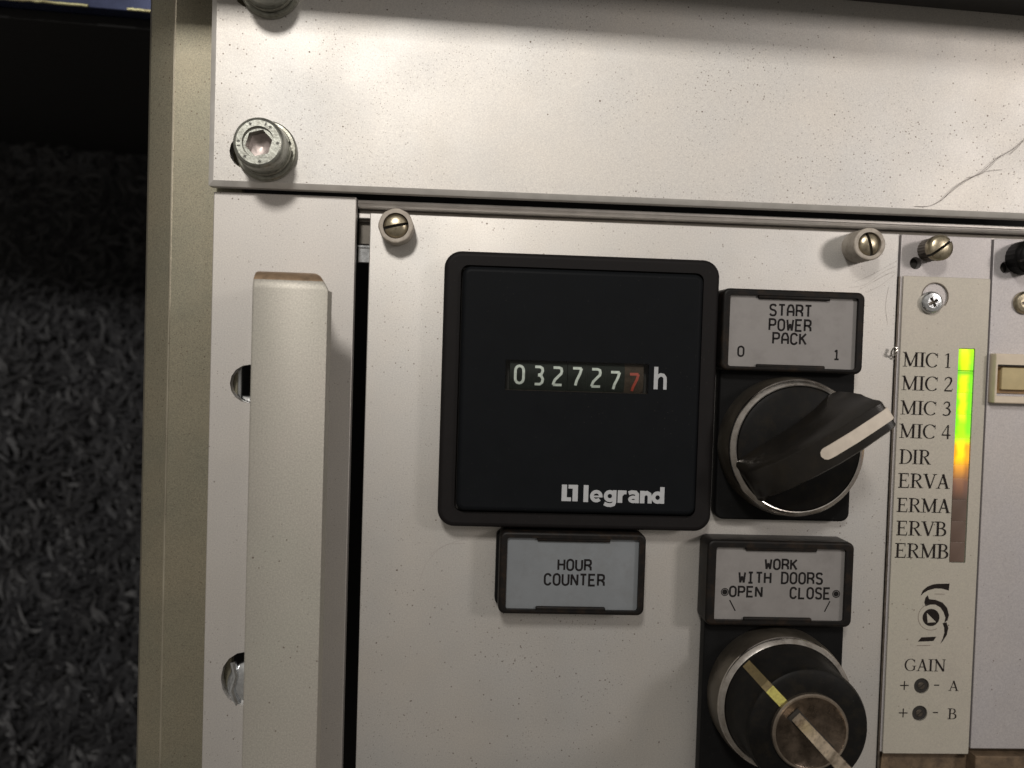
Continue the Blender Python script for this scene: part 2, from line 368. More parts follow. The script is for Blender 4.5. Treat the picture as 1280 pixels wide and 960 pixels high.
SERIF = {  # (advance width, strokes with per-point widths); height 1
 'M': (1.0, [[(.16, 0, t_), (.16, 1, t_)], [(.14, 1, T_), (.49, .05, T_)], [(.49, .05, t_), (.82, 1, t_)], [(.83, 0, T_), (.83, 1, T_)], sf(.16, .02), sf(.83, .02, .34), sf(.11, .98, .22), sf(.88, .98, .22)]),
 'I': (.42, [[(.2, 0, T_), (.2, 1, T_)], sf(.2, .02, .36), sf(.2, .98, .36)]),
 'C': (.76, [A(.4, .5, .36, .49, 42, 318, 18, (.045, .11)), [(.7, .98, .04), (.7, .68, .04)]]),
 'D': (.82, [[(.18, 0, T_), (.18, 1, T_)], [(.02, .98, t_), (.36, .98, t_)] + A(.36, .5, .4, .48, 90, -90, 14, (.045, .11)) + [(.02, .02, t_)]]),
 'R': (.78, [[(.18, 0, T_), (.18, 1, T_)], [(.02, .98, t_), (.34, .98, t_)] + A(.36, .75, .24, .23, 90, -90, 10, (.045, .10)) + [(.18, .52, t_)], [(.36, .52, .10), (.66, .02, T_)], sf(.18, .02, .36), sf(.70, .02, .2)]),
 'E': (.72, [[(.18, 0, T_), (.18, 1, T_)], [(.02, .98, t_), (.60, .98, t_), (.61, .78, .035)], [(.02, .02, t_), (.62, .02, t_), (.66, .26, .035)], [(.18, .52, t_), (.48, .52, t_)], [(.48, .40, .035), (.48, .64, .035)]]),
 'V': (.78, [[(.12, 1, T_), (.42, 0, T_)], [(.42, .02, t_), (.68, 1, t_)], sf(.12, .98, .3), sf(.68, .98, .26)]),
 'A': (.78, [[(.12, 0, t_), (.40, 1, t_)], [(.38, 1, T_), (.66, 0, T_)], [(.2, .34, t_), (.58, .34, t_)], sf(.12, .02, .26), sf(.66, .02, .3)]),
 'B': (.72, [[(.18, 0, T_), (.18, 1, T_)], [(.02, .98, t_), (.34, .98, t_)] + A(.34, .76, .22, .22, 90, -90, 10, (.045, .10)) + [(.18, .53, t_)], [(.34, .53, t_)] + A(.36, .27, .27, .25, 90, -90, 10, (.045, .11)) + [(.02, .02, t_)]]),
 'N': (.84, [[(.16, 0, t_), (.16, 1, t_)], [(.12, 1, T_), (.70, 0, T_)], [(.70, 0, t_), (.70, 1, t_)], sf(.16, .02, .26), sf(.70, .98, .26), sf(.10, .98, .2)]),
 'G': (.82, [A(.4, .5, .36, .49, 42, 318, 18, (.045, .11)), [(.68, .96, .04), (.68, .70, .04)], [(.66, .42, .12), (.66, .08, .12)], sf(.66, .42, .28)]),
 '1': (.5, [[(.26, 0, .11), (.26, 1, .11)], sf(.26, .02, .3), [(.08, .86, .04), (.24, .97, .06)]]),
 '2': (.56, [[(.06, .76, .05), (.12, .92, .07), (.26, .99, .08), (.42, .92, .12), (.45, .74, .13), (.38, .52, .10), (.06, .05, .06)], [(.05, .04, .10), (.50, .04, .10)], [(.48, .02, .04), (.54, .2, .03)]]),
 '3': (.56, [[(.08, .80, .05), (.16, .95, .08), (.28, .99, .08), (.40, .92, .10), (.43, .76, .12), (.36, .60, .08), (.20, .53, .05)], [(.22, .54, .05), (.40, .48, .10), (.48, .28, .13), (.40, .08, .10), (.22, .01, .08), (.05, .08, .09)]]),
 '4': (.56, [[(.38, 0, .11), (.38, 1, .11)], [(.36, .98, .05), (.03, .30, .05)], [(.02, .28, .09), (.54, .28, .09)]]),
}
def sans(mb, txt, x0, x1, y0, y1, w, z, gap=.30, dense=0):
    n = len(txt); tot = n * .62 + (n - 1) * gap; sx = (x1 - x0) / tot if n > 1 else (x1 - x0) / .62; h = y1 - y0; x = x0; k = 0
    for ch in txt:
        if ch != ' ':
            for st in SANS[ch]:
                st2 = [(x + q[0] * sx, y0 + q[1] * h) for q in st]
                close = st2[0] == st2[-1] or ch in 'O0'
                if st2[0] == st2[-1] and close: st2 = st2[:-1]
                if dense:
                    src = st2 + ([st2[0]] if close else []); d2 = []
                    for p_, q_ in zip(src, src[1:]):
                        m_ = max(1, int(hypot(q_[0] - p_[0], q_[1] - p_[1]) / dense + .5))
                        d2 += [(p_[0] + (q_[0] - p_[0]) * i / m_, p_[1] + (q_[1] - p_[1]) * i / m_) for i in range(m_)]
                    st2 = d2 if close else d2 + [src[-1]]
                parts_ = [st2]
                if not close:
                    parts_ = [[st2[0]]]
                    for i in range(1, len(st2)):
                        parts_[-1].append(st2[i])
                        if i < len(st2) - 1:
                            a_, b_, c_ = st2[i - 1:i + 2]
                            if (b_[0] - a_[0]) * (c_[0] - b_[0]) + (b_[1] - a_[1]) * (c_[1] - b_[1]) < -1e-6: parts_.append([st2[i]])
                for pt_ in parts_: mb.ribbon(pt_, w, z + .004 * k, close); k += 1
        x += (.62 + gap) * sx
def serif(mb, txt, x0, x1, y0, y1, z):
    tot = sum(SERIF[c][0] if c != ' ' else .33 for c in txt); sx = (x1 - x0) / tot; h = y1 - y0; x = x0; k = 0
    for ch in txt:
        if ch == ' ': x += .33 * sx; continue
        adv, sts = SERIF[ch]
        for st in sts:
            mb.ribbon([(x + q[0] * sx, y0 + q[1] * h, (q[2] if len(q) > 2 else .045) * h) for q in st], .1, z + .004 * k); k += 1
        x += adv * sx

# ================================================================== THE SETTING
# black inside of the cabinet, seen through the gaps between the sheets
b = MB(); b.box(-72, -150, -62, 420, 120, -60); structure(b.build('cabinet_interior', 'void', at=(0, 0, -60)))
# the space left of the post: a far wall covered with matted, flaky dark material
b = MB(); b.box(-420, -330, -332, 160, 260, -330); structure(b.build('far_wall', 'void', at=(0, 0, -260)))
random.seed(4)
b = MB(); b.loft([[(x, -240, -262), (x, -240, -140), (x, 160, -308), (x, 160, -320)] for x in (-400, -60)]); structure(b.build('sloping_backing', 'foil', at=(-200, -50, -250)))
b = MB()
for k in range(17000):
    x = random.uniform(-250, -60); y = random.uniform(-200, 150) if k % 3 else random.uniform(-200, 20); z = -190 - (y + 80) * .42 + random.uniform(-5, 8) + 7 * sin(x * .05) + 9 * sin(y * .05 + x * .02)
    a = random.gauss(.7, .9); L = random.uniform(4, 11); w = random.uniform(.8, 2.1); tz = random.uniform(-.35, .35); cv = random.uniform(-2.5, 2.5)
    ca, sa = cos(a), sin(a); secs = []
    for j, t in enumerate((-1, -.4, .3, 1)):
        cx = x + ca * L / 2 * t - sa * cv * t * t; cy = y + sa * L / 2 * t + ca * cv * t * t; zz = z + tz * L / 2 * t; h = w / 2 * (1 - .8 * t * t) + .08
        secs.append([(cx - sa * h, cy + ca * h, zz + h * .5), (cx + sa * h, cy - ca * h, zz - h * .5)])
    vs = [q for s_ in secs for q in s_]; b.add(vs, [(2 * j, 2 * j + 1, 2 * j + 3, 2 * j + 2) for j in range(3)])
o = b.build('insulation', 'foil', at=(-150, -80, -252)); tag(o, 'dark matted flaky insulation behind the gap left of the metal post', 'insulation', kind='stuff')

# upper left: edge of a blue steel shelf with brass coloured trim
t = thing('shelf', 'blue steel shelf edge with bright worn trim at the top left corner', 'shelf', (-110, 100, -70))
b = MB(); b.box(-300, 91.4, -258, -72, 130, -62); b.rot(-.036, -110, 95); b.build('shelf_panel', 'blue', t)
b = MB()
for x0, x1, d in ((-128, -104, .15), (-93.5, -84, .1)):
    n = 14
    b.tube([(x0 + (x1 - x0) * k / n, 91.7 + random.uniform(-.2, .2) * d * 5, -61.6) for k in range(n + 1)], .4, 6)
b.rot(-.036, -110, 95); b.build('trim', 'trim', t)
b = MB(); b.box(-300, 88.5, -258, -72, 91.3, -68); b.rot(-.036, -110, 95); b.build('shelf_lip', 'void', t)

# ------------------------------------------------------------------ post
sec = [(-48, -3), (-62.5, -3), (-62.65, -2.9), (-62.9, -2.92), (-63.1, -3.12), (-66.8, -4.2), (-68.2, -5.0), (-69.0, -6.4), (-69.3, -8.5), (-69.3, -45), (-67.3, -45), (-67.3, -9), (-62, -5.4), (-48, -5.4)]
b = MB(); b.loft([[(x, -135, z) for x, z in sec], [(x, 120, z) for x, z in sec]])
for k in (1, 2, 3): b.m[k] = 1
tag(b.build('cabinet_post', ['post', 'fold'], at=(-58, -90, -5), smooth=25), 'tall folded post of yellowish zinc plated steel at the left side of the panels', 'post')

# ------------------------------------------------------------------ upper blank panel
def oblong(cx, cy, hx, hy, n=8):   # slot: half lengths
    if hx >= hy: return [(cx + (hx - hy) + hy * cos(a), cy + hy * sin(a)) for a in [radians(-90 + 180 * k / n) for k in range(n + 1)]] + [(cx - (hx - hy) + hy * cos(a), cy + hy * sin(a)) for a in [radians(90 + 180 * k / n) for k in range(n + 1)]]
    return [(cx + hx * cos(a), cy + (hy - hx) + hx * sin(a)) for a in [radians(180 * k / n) for k in range(n + 1)]] + [(cx + hx * cos(a), cy - (hy - hx) + hx * sin(a)) for a in [radians(180 + 180 * k / n) for k in range(n + 1)]]
b = MB()
b.slab(rr(-53.6, 33.3, 190, 135, .25, 2), [(0, 0), (0, 2.3), (.16, 2.45), (1.15, 3.0)], holes=[oblong(-43.9, 40.6, 5.4, 3.6), oblong(-43.9, 73.7, 5.4, 3.6)], ring_mi=[0, 1, 1])
tag(b.build('blank_panel', ['top', 'chamfer'], at=(40, 34, 0)), 'wide blank speckled aluminium panel at the top with a bright glare', 'panel')

# socket head bolts with washer and spring washer
def bolt(cy, label, turn):
    t = thing('socket_bolt', label, 'bolt', (-41.5, cy, 3.0), 'socket head bolts of the blank panel')
    cx = -41.5
    MB().lathe([(6.15, 3.02), (6.25, 3.3), (6.2, 4.2), (5.95, 4.5), (5.0, 4.6)], 56, cx, cy).build('washer', 'washer', t)
    b = MB(); n = 40; secs = []
    for k in range(n + 1):
        a = radians(20 + 345 * k / n); z = 4.6 + .5 * k / n
        secs.append([(cx + r * cos(a), cy + r * sin(a), zz) for r, zz in ((3.2, z), (5.35, z), (5.45, z + .6), (5.3, z + 1.1), (3.2, z + 1.1))])
    b.loft(secs); b.build('spring_washer', 'washer', t)
    hexa = [(cx + 2.75 * cos(turn + k * pi / 3), cy + 2.75 * sin(turn + k * pi / 3)) for k in range(6)]
    # outer drum with rounded rim, then flat ring around a hexagon socket
    b = MB(); b.lathe([(5.0, 5.6), (5.12, 5.9), (5.12, 10.9), (5.02, 11.4), (4.75, 11.8), (4.35, 12.0)], 56, cx, cy, cap=False)
    hole = []
    for k in range(6):
        a, c = hexa[k], hexa[(k + 1) % 6]; hole += [(a[0] + (c[0] - a[0]) * q / 4, a[1] + (c[1] - a[1]) * q / 4) for q in range(4)]
    b.slab(circ(cx, cy, 4.35, 56), [(0, 12.0), (0, 12.0)], holes=[circ(cx, cy, 3.2, 40)(0)], hole_back=11.4)
    b.slab(circ(cx, cy, 3.2, 40), [(0, 11.4), (.1, 11.3)], holes=[hole], hole_back=8.6)
    for k, (a0, l) in enumerate(((100, 9), (165, 7), (178, 4), (215, 9), (262, 10), (345, 8), (38, 10), (54, 5))):
        r = 3.85; aa = radians(a0) + turn
        b.ribbon([(cx + r * cos(aa + radians(l) * q), cy + r * sin(aa + radians(l) * q)) for q in (-.5, 0, .5)], .32, 12.012, mi=1)
        b.ribbon([(cx + (r - .35) * cos(aa), cy + (r - .35) * sin(aa)), (cx + (r + .35) * cos(aa), cy + (r + .35) * sin(aa))], .25, 12.016, mi=1)
    h = b.build('head', ['bolt', 'stamp'], t)
    b = MB(); b.lathe([(3.0, 8.7), (1.6, 8.3), (.05, 7.8)], 24, cx, cy, cap=True); b.f = [f for f in b.f]
    b.build('socket_floor', 'socket', h)
    MB().lathe([(3.2, -6), (3.2, 4.0)], 20, cx, cy).build('shank', 'bolt', t)
bolt(40.7, 'lower hex socket bolt with stamped head on the blank panel above the handle', .25)
bolt(74.1, 'upper hex socket bolt cut by the top edge of the photo', .6)

# dark cover overhanging the blank panel
b = MB()
def ov(x):
    k = (x + 53) / 173; y = 82.6 - 5.8 * k; z = 32 - 4.5 * k
    return [(x, y, 3.2), (x, y, z - 1), (x, y + .5, z), (x, y + 60, z), (x, y + 60, 3.2)]
b.loft([ov(-75), ov(-20), ov(40), ov(100), ov(170)])
tag(b.build('black_cover', 'void_bar', at=(60, 75, 10)), 'black cover edge jutting out over the top right of the blank panel', 'cover')

# ------------------------------------------------------------------ side bracket with handle
b = MB()
b.slab(rr(-53.1, -135, -23.25, 32.55, .15, 2), rnd(-2.6, 0, .2), holes=[oblong(-44.0, -7.8, 4.9, 4.1), oblong(-44.0, -71.2, 5.4, 6.0 - .1)][:2])
t = b.build('side_bracket', 'bracket', at=(-38, -60, 0))
tag(t, 'tall pale flat bracket with oval slots carrying the bar handle', 'bracket')
# the handle: a flat bar bent into a bow; front face at z = 25
hs = []
def hsec(y, z, ny, nz, th, hw0=-39.1, hw1=-25.1):   # outer point (y, z), inward normal, thickness
    r = .45; pts = []
    for x, d in ((hw0 + r, 0), (hw1 - r, 0), (hw1 - .12, .14), (hw1, r), (hw1, th - r), (hw1 - r, th), (hw0 + r, th), (hw0, th - r), (hw0, r), (hw0 + .12, .14)):
        pts.append((x, y + ny * d, z + nz * d))
    return pts
R0 = 3.4; YT = 14.4; ZT = 25.0; TH = 5.5
hs.append(hsec(YT, 0.01, -1, 0, TH, -38.2, -30.6))
hs.append(hsec(YT, ZT - R0, -1, 0, TH, -38.9, -29.4))
for k in range(1, 7):
    a = radians(90 * k / 6); hs.append(hsec(YT - R0 + R0 * cos(a), ZT - R0 + R0 * sin(a), -cos(a), -sin(a), TH, -39.1, -28.4 + 3.3 * (k / 6) ** .7))
hs.append(hsec(-40, ZT, 0, -1, TH)); hs.append(hsec(-128, ZT, 0, -1, TH))
b = MB(); b.loft(hs)
n10 = 10
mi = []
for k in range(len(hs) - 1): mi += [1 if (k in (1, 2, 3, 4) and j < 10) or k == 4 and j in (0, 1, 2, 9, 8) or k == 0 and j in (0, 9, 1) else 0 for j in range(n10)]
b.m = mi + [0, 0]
hd = b.build('handle', ['handle', 'handle_end'], t); hd['label'] = 'long flat bar handle of dull aluminium with a brownish upper bend'

# bits visible through the bracket slots
t2 = thing('slot_nut', 'grey cage nut seen through the upper slot left of the handle', 'nut', (-46, -8, -4))
b = MB(); b.box(-52, -13.5, -5.0, -47.3, -2, -3.4); b.build('clip', 'zinc_new', t2)
b = MB(); b.box(-47.1, -13.5, -5.0, -40, -10.6, -3.6); b.build('nut_edge', 'zinc_new', t2)
t2 = thing('slot_screw', 'bright screw sitting in the lower slot left of the handle', 'screw', (-44, -72, -2))
MB().lathe([(5.2, -2.5), (5.2, -1.4), (4.6, -.9), (3.0, -.6), (.1, -.5)], 32, -43.2, -73.0).build('screw_head', 'zinc_new', t2)
b = MB(); b.tube([(-47.2, -68, -1.2), (-46.4, -71, -.8), (-47.2, -74, -.6), (-46, -77, -.6)], .7, 8); b.build('washer_edge', 'zinc_new', t2)

# ------------------------------------------------------------------ extruded rail under the blank panel
t = thing('module_rail', 'thin extruded aluminium rail running above the plug in modules', 'rail', (50, 31, -2))
sec = [(32.35, -14), (32.35, -2.1), (32.15, -1.8), (31.7, -1.75), (31.5, -2.0), (31.3, -1.95), (30.95, -2.1), (30.75, -2.6), (30.7, -14)]
b = MB(); b.loft([[(-23.1, y, z) for y, z in sec][::-1], [(190, y, z) for y, z in sec][::-1]]); b.build('upper_lip', 'rail', t)
b = MB(); b.box(-23.1, 28.0, -9, 190, 30.65, -4.4); b.build('groove', 'rail_dark', t)
b = MB(); b.box(-23.1, 28.6, -4.2, 190, 29.75, -3.4); b.build('lower_lip', 'rail', t)
# guide seen in the slit between bracket and module
t = thing('card_guide', 'small bright metal guide in the slit beside the instrument panel', 'guide', (-21.7, 24, -5))
b = MB(); b.box(-23.2, 23.3, -7.5, -18, 28.2, -5.6); b.build('guide_block', 'rail_dark', t)
b = MB(); b.box(-23.2, 19.2, -7.5, -18, 23.0, -4.8); b.box(-23.2, 22.5, -4.7, -18, 22.9, -4.2); b.build('guide_tip', 'zinc_new', t)

# ------------------------------------------------------------------ instrument panel
b = MB()
b.slab(rr(-20.25, -135, 95.35, 29.35, .2, 2), rnd(-2.5, 0, .2), holes=[circ(0, 29.0, .01, 6)(0)][:0])
inst = b.build('instrument_panel', 'module', at=(37, -50, 0))
tag(inst, 'speckled pale aluminium panel carrying the hour counter and both rotary switches', 'panel')
# scratches and dust arcs near the right screw
sc = MB()
def curve(pts, n=7):
    out = []
    for i in range(len(pts) - 1):
        p0 = pts[max(0, i - 1)]; p1 = pts[i]; p2 = pts[i + 1]; p3 = pts[min(len(pts) - 1, i + 2)]
        for k in range(n):
            t = k / n; out.append(tuple(.5 * ((2 * p1[j]) + (-p0[j] + p2[j]) * t + (2 * p0[j] - 5 * p1[j] + 4 * p2[j] - p3[j]) * t * t + (-p0[j] + 3 * p1[j] - 3 * p2[j] + p3[j]) * t ** 3) for j in range(len(p1))))
    return out + [tuple(pts[-1])]
kz = 0
for pts in ([(85.6, 18.4), (89, 19.9), (93, 22.2), (95.2, 23.6)], [(86.6, 16.6), (91.6, 19.7), (95.2, 21.6)], [(88.5, 16.2), (91.7, 18.0), (95.2, 20.9)], [(84.5, 17.2), (88, 17.9), (92, 20.8), (95.2, 22.4)],
            [(90, 18.6), (92.6, 20.2), (95.2, 21.0)], [(93.4, 17.6), (92.9, 13.5), (93.6, 9.2)], [(-7.6, -49.5), (-6.2, -45.5), (-3.2, -42.1), (.8, -40.4), (2.6, -40.2)], [(-5.5, -43.6), (-2, -41.4), (2, -41.0)],
            [(51.4, -42.0), (53.2, -40.4), (54.8, -39.2)]):
    sc.ribbon([(x, y, .03 + .05 * random.random()) for x, y in curve(pts)], .1, .012 + .003 * kz); kz += 1
o = sc.build('scratches', 'scratch', inst, smooth=0); o['kind'] = 'stuff'

# ------------------------------------------------------------------ collared screws
def slotted(mb, cx, cy, r, z0, z1, ang, dome=.5, w=.65, depth=.9):
    """cheese head with a cut slot: two half domes and the slot floor"""
    for sgn in (1, -1):
        n = 14; ring = []
        a0 = math.asin(w / 2 / r)
        arc = [a0 + (pi - 2 * a0) * k / n for k in range(n + 1)]
        def pt(q, a, z): 
            x = q * cos(a); y = max(q * sin(a), w / 2) * sgn
            x = x if sgn == 1 else -x
            return (cx + x * cos(ang) - y * sin(ang), cy + x * sin(ang) + y * cos(ang), z)
        rings = [[pt(r * q, a, z) for a in arc] for q, z in ((1, z0), (1, z1 - .45), (.93, z1 - .15), (.75, z1 + dome * .35), (.45, z1 + dome * .8), (.2, z1 + dome))]
        m_ = n + 1; vs = [v for g in rings for v in g]; fs = [(k * m_ + j, k * m_ + (j + 1) % m_, (k + 1) * m_ + (j + 1) % m_, (k + 1) * m_ + j) for k in range(len(rings) - 1) for j in range(m_)]
        fs.append(tuple((len(rings) - 1) * m_ + j for j in range(m_)))
        mb.add(vs, fs)
    mb.lathe([(r * .97, z0), (r * .97, z1 - depth)], 28, cx, cy, mi=1)
def collar_screw(cx, cy, h, ang, ro, flats, label):
    t = thing('captive_screw', label, 'screw', (cx, cy, 0), 'collared captive screws of the instrument panel')
    def outl(i):
        pts = []
        for k in range(48):
            a = 2 * pi * k / 48; r = ro - i
            if flats: r = min(r, (ro - i) * .975 / max(.6, cos((a % (pi / 4)) - pi / 8)) )
            pts.append((cx + r * cos(a), cy + r * sin(a)))
        return pts
    b = MB(); b.slab(outl, rnd(.01, h, .35), holes=[circ(cx, cy, ro * .735, 36)(0)], hole_back=h - 1.2); b.build('collar', 'collar', t)
    MB().lathe([(ro * .74, h - 1.4), (.1, h - 1.3)], 30, cx, cy).build('collar_floor', 'slot', t)
    b = MB(); slotted(b, cx, cy, ro * .70, h - 1.25, h - .25, ang, .45, .6, .75); b.build('screw_head', ['brass', 'slot'], t)
collar_screw(-14.4, 26.2, 5.0, radians(13), 3.65, True, 'slotted screw in a beige collar at the left end of the instrument panel')
collar_screw(85.9, 26.0, 6.5, radians(106), 3.45, False, 'slotted screw in a beige collar near the narrow mic strip')

# ------------------------------------------------------------------ hour counter
t = thing('hour_counter', 'square black hour counter reading 0327277 with a white maker name', 'hour counter', (25, -7.5, 0))
b = MB(); b.slab(rr(-4.05, -36.3, 54.1, 21.4, 3.6, 8), rnd(.01, 6.2, 1.0, 4), holes=[rr(-.55, -33.0, 50.6, 18.5, 1.6, 6)(0)], hole_back=4.4); b.build('bezel', 'frame', t)
fx0, fy0, fx1, fy1 = -.2, -32.6, 50.2, 18.1
win = [(9.2, -7.2), (39.2, -7.2), (39.2, -.9), (9.2, -.9)]
b = MB(); b.slab(rr(fx0, fy0, fx1, fy1, 1.8, 6), rnd(4.3, 8.0, 1.0, 5), holes=[win], hole_back=5.4)
fc = b.build('face', 'face', t)
b = MB(); b.slab(rr(-2, -34, 52, 20, 1.6, 3), [(0, 3.9), (0, 4.3)]); b.build('groove_floor', 'slot', t)
digits = '0327277'; cxs = [12.2, 16.2, 20.2, 24.3, 28.3, 32.3, 36.3]; dys = [0, -.1, -.15, -.15, -.25, -.75, -1.05]
for k, (ch, cx, dy) in enumerate(zip(digits, cxs, dys)):
    r = 6.5; cy = -4.0; zc = .75; n = 20
    secs = []
    b = MB()
    for xx in (cx - 1.99, cx + 1.99):
        secs.append([(xx, cy + r * sin(radians(-60 + 120 * j / n)), zc + r * cos(radians(-60 + 120 * j / n))) for j in range(n + 1)] + [(xx, cy, zc)])
    b.loft(secs); d = b.build('digit_drum', 'drum_red' if k == 6 else 'drum', t)
    g = MB(); wd = 1.15 if ch != '0' else 1.2
    sans(g, ch, cx - wd + .25, cx + wd - .25, cy + dy - 1.75, cy + dy + 1.9, .56, .01, dense=.35)
    g.v = [(x, cy + r * sin((y - cy) / r), zc + (r + .02 + z) * cos((y - cy) / r)) for x, y, z in g.v]
    # subdivide strokes are short, so the wrap stays clean
    g.build('digit', 'digit_red' if k == 6 else 'digit', d, smooth=0)
b = MB(); b.box(9.2, -8.0, 5.4, 39.2, -7.15, 7.3); b.build('window_sill', 'drum_red', t)
b = MB(); b.poly(win, 7.75); b.build('window_pane', 'glass', t)
# h
b = MB(); z = 8.012
b.ribbon([(40.75, -1.45), (40.75, -6.15)], .85, z)
b.ribbon([(40.8, -4.1), (41.1, -3.45), (41.7, -3.1), (42.3, -3.2), (42.65, -3.7), (42.7, -4.3), (42.7, -6.15)], .70, z + .004)
b.build('unit_letter', 'white', t, smooth=0)
# maker name and its block mark
b = MB()
b.poly([(21.75, -26.6), (22.85, -26.6), (22.85, -29.25), (23.75, -29.25), (23.75, -30.05), (21.75, -30.05)], z)
b.poly([(23.15, -26.6), (25.15, -26.6), (25.15, -30.05), (24.05, -30.05), (24.05, -27.4), (23.15, -27.4)], z)
y0 = -30.15; xh = 2.62; sw = .92; k = 0
def put(pts, w=sw, close=False):
    global k
    b.ribbon(pts, w, z + .003 * k, close); k += 1
put([(26.85, y0 + 3.55), (26.85, y0)], 1.02)                                     # l
put(A(29.05, y0 + xh / 2 - .03, .95, .93, 4, 318, 18), .74); put([(28.4, y0 + 1.22), (30.37, y0 + 1.22)], .36)   # e
gx = 31.9
put(A(gx, y0 + xh / 2 + .05, .88, .86, 0, 360, 20)[:-1], .80, True); put([(gx + 1.0, y0 + xh), (gx + 1.0, y0 + .1), (gx + .8, y0 - .35), (gx + .2, y0 - .55), (gx - .5, y0 - .5), (gx - 1.15, y0 - .22)], .78)  # g
rx = 34.05
put([(rx, y0), (rx, y0 + xh)], 1.0); put([(rx + .2, y0 + xh * .62), (rx + .7, y0 + xh - .4), (rx + 1.35, y0 + xh - .42)], .78)   # r
ax = 36.85
put(A(ax, y0 + .78, .72, .46, 0, 360, 16)[:-1], .66, True); put([(ax - 1.0, y0 + 2.05), (ax - .35, y0 + 2.28), (ax + .45, y0 + 2.22), (ax + .8, y0 + 1.85), (ax + .8, y0)], .82)   # a
nx = 38.75
put([(nx, y0), (nx, y0 + xh)], .98); put([(nx + .1, y0 + 1.6), (nx + .45, y0 + 2.1), (nx + .95, y0 + 2.2), (nx + 1.45, y0 + 1.9), (nx + 1.6, y0 + 1.4), (nx + 1.6, y0)], .88)   # n
dx = 42.0
put(A(dx, y0 + xh / 2 - .03, .88, .90, 0, 360, 20)[:-1], .80, True); put([(dx + .95, y0), (dx + .95, y0 + 3.5)], .94)   # d
b.build('maker_name', 'white', t, smooth=0)

# ------------------------------------------------------------------ label holders
def holder(parent, x0, y0, x1, y1, plate_mat, lines, marks, ztop=7.0, zin=6.0, border=1.55):
    ho = rr(x0, y0, x1, y1, 1.5, 6); ix0, iy0, ix1, iy1 = x0 + border, y0 + border * .62, x1 - border * .9, y1 - border * .8
    b = MB(); b.slab(ho, rnd(.3, ztop, .55, 4), holes=[rr(ix0, iy0, ix1, iy1, .5, 3)(0)], hole_back=zin - .3)
    h = b.build('holder_frame', 'holder', parent)
    b = MB(); b.slab(rr(ix0 - .3, iy0 - .3, ix1 + .3, iy1 + .3, .5, 3), [(0, zin - .8), (0, zin)]); pl = b.build('name_plate', plate_mat, parent)
    cx = (ix0 + ix1) / 2
    b = MB(); b.slab(rr(cx - 7.7, iy1 - .75, cx + 7.8, iy1 + .3, .3, 3), rnd(zin - .2, ztop - .25, .25)); b.build('retaining_tab', 'holder', h)
    b = MB(); b.slab(rr(cx - 7.6, iy0 - .3, cx + 7.2, iy0 + .6, .3, 3), rnd(zin - .2, ztop - .25, .25)); b.build('retaining_tab', 'holder', h)
    b = MB()
    for txt, a0, a1, b0, b1, w in lines: sans(b, txt, a0, a1, b0, b1, w * 1.3, zin + .015)
    for q in marks:
        if q[0] == 'dot':
            _, cx_, cy_, r = q; b.poly(circ(cx_, cy_, r * .68, 16)(0), zin + .02); b.ribbon(circ(cx_, cy_, r * .9, 20)(0), .2, zin + .025, True)
        else: b.ribbon([q[1], q[2]], q[3], zin + .02)
    lt = b.build('lettering', 'ink', pl, smooth=0)
    return h
# hour counter name plate
t = thing('counter_name_plate', 'grey name plate reading HOUR COUNTER in a black holder under the counter', 'name plate', (24.7, -45.6, 0), 'black framed name plates')
holder(t, 9.25, -54.3, 40.2, -36.9, 'plate', [('HOUR', 21.8, 28.7, -45.0, -42.8, .34), ('COUNTER', 19.0, 31.6, -48.2, -45.9, .34)], [])
b = MB(); b.slab(rr(8.7, -53.6, 39.6, -37.6, 1.2, 4), [(0, .01), (0, 2.0), (.3, 2.3)]); b.build('back_plate', 'black', t)

# ------------------------------------------------------------------ rotary switch
def base_ring(t, cx, cy, cut=None):
    # stepped body: dull flank, bright bevelled lip
    n = 72
    MB().lathe([(14.6, 3.0), (14.75, 3.5), (14.75, 7.6), (14.55, 9.2), (14.35, 10.6)], n, cx, cy, cap=False).build('ring_flank', 'chrome_dull', t)
    MB().lathe([(14.4, 10.4), (14.35, 10.8), (14.1, 11.15), (13.3, 11.75), (13.1, 11.7), (13.0, 11.3), (13.0, 9.5)], n, cx, cy, cap=False).build('ring_lip', 'chrome', t)
t = thing('rotary_switch', 'black rotary selector knob with ivory pointer turned to 1 below START POWER PACK', 'switch', (70.4, -17.6, 0))
b = MB(); b.slab(rr(55.6, -33.95, 85.3, 15.0, 1.9, 6), rnd(.01, 3.4, .5, 3)); b.build('mounting_plate', 'black', t)
holder(t, 54.65, -1.75, 85.25, 15.6, 'plate_w', [('START', 65.1, 74.0, 10.2, 12.5, .33), ('POWER', 65.1, 74.0, 7.1, 9.4, .33), ('PACK', 66.0, 73.1, 4.25, 6.5, .33), ('0', 58.5, 59.8, 1.35, 3.4, .3), ('1', 79.3, 80.5, 1.3, 3.3, .28)], [])
KX, KY = 70.35, -17.5
base_ring(t, KX, KY)
b = MB(); b.lathe([(13.05, 8), (13.05, 11.4), (12.8, 11.9), (12.0, 12.2), (.1, 12.9)], 64, KX, KY); kb = b.build('knob_disc', 'knob', t)
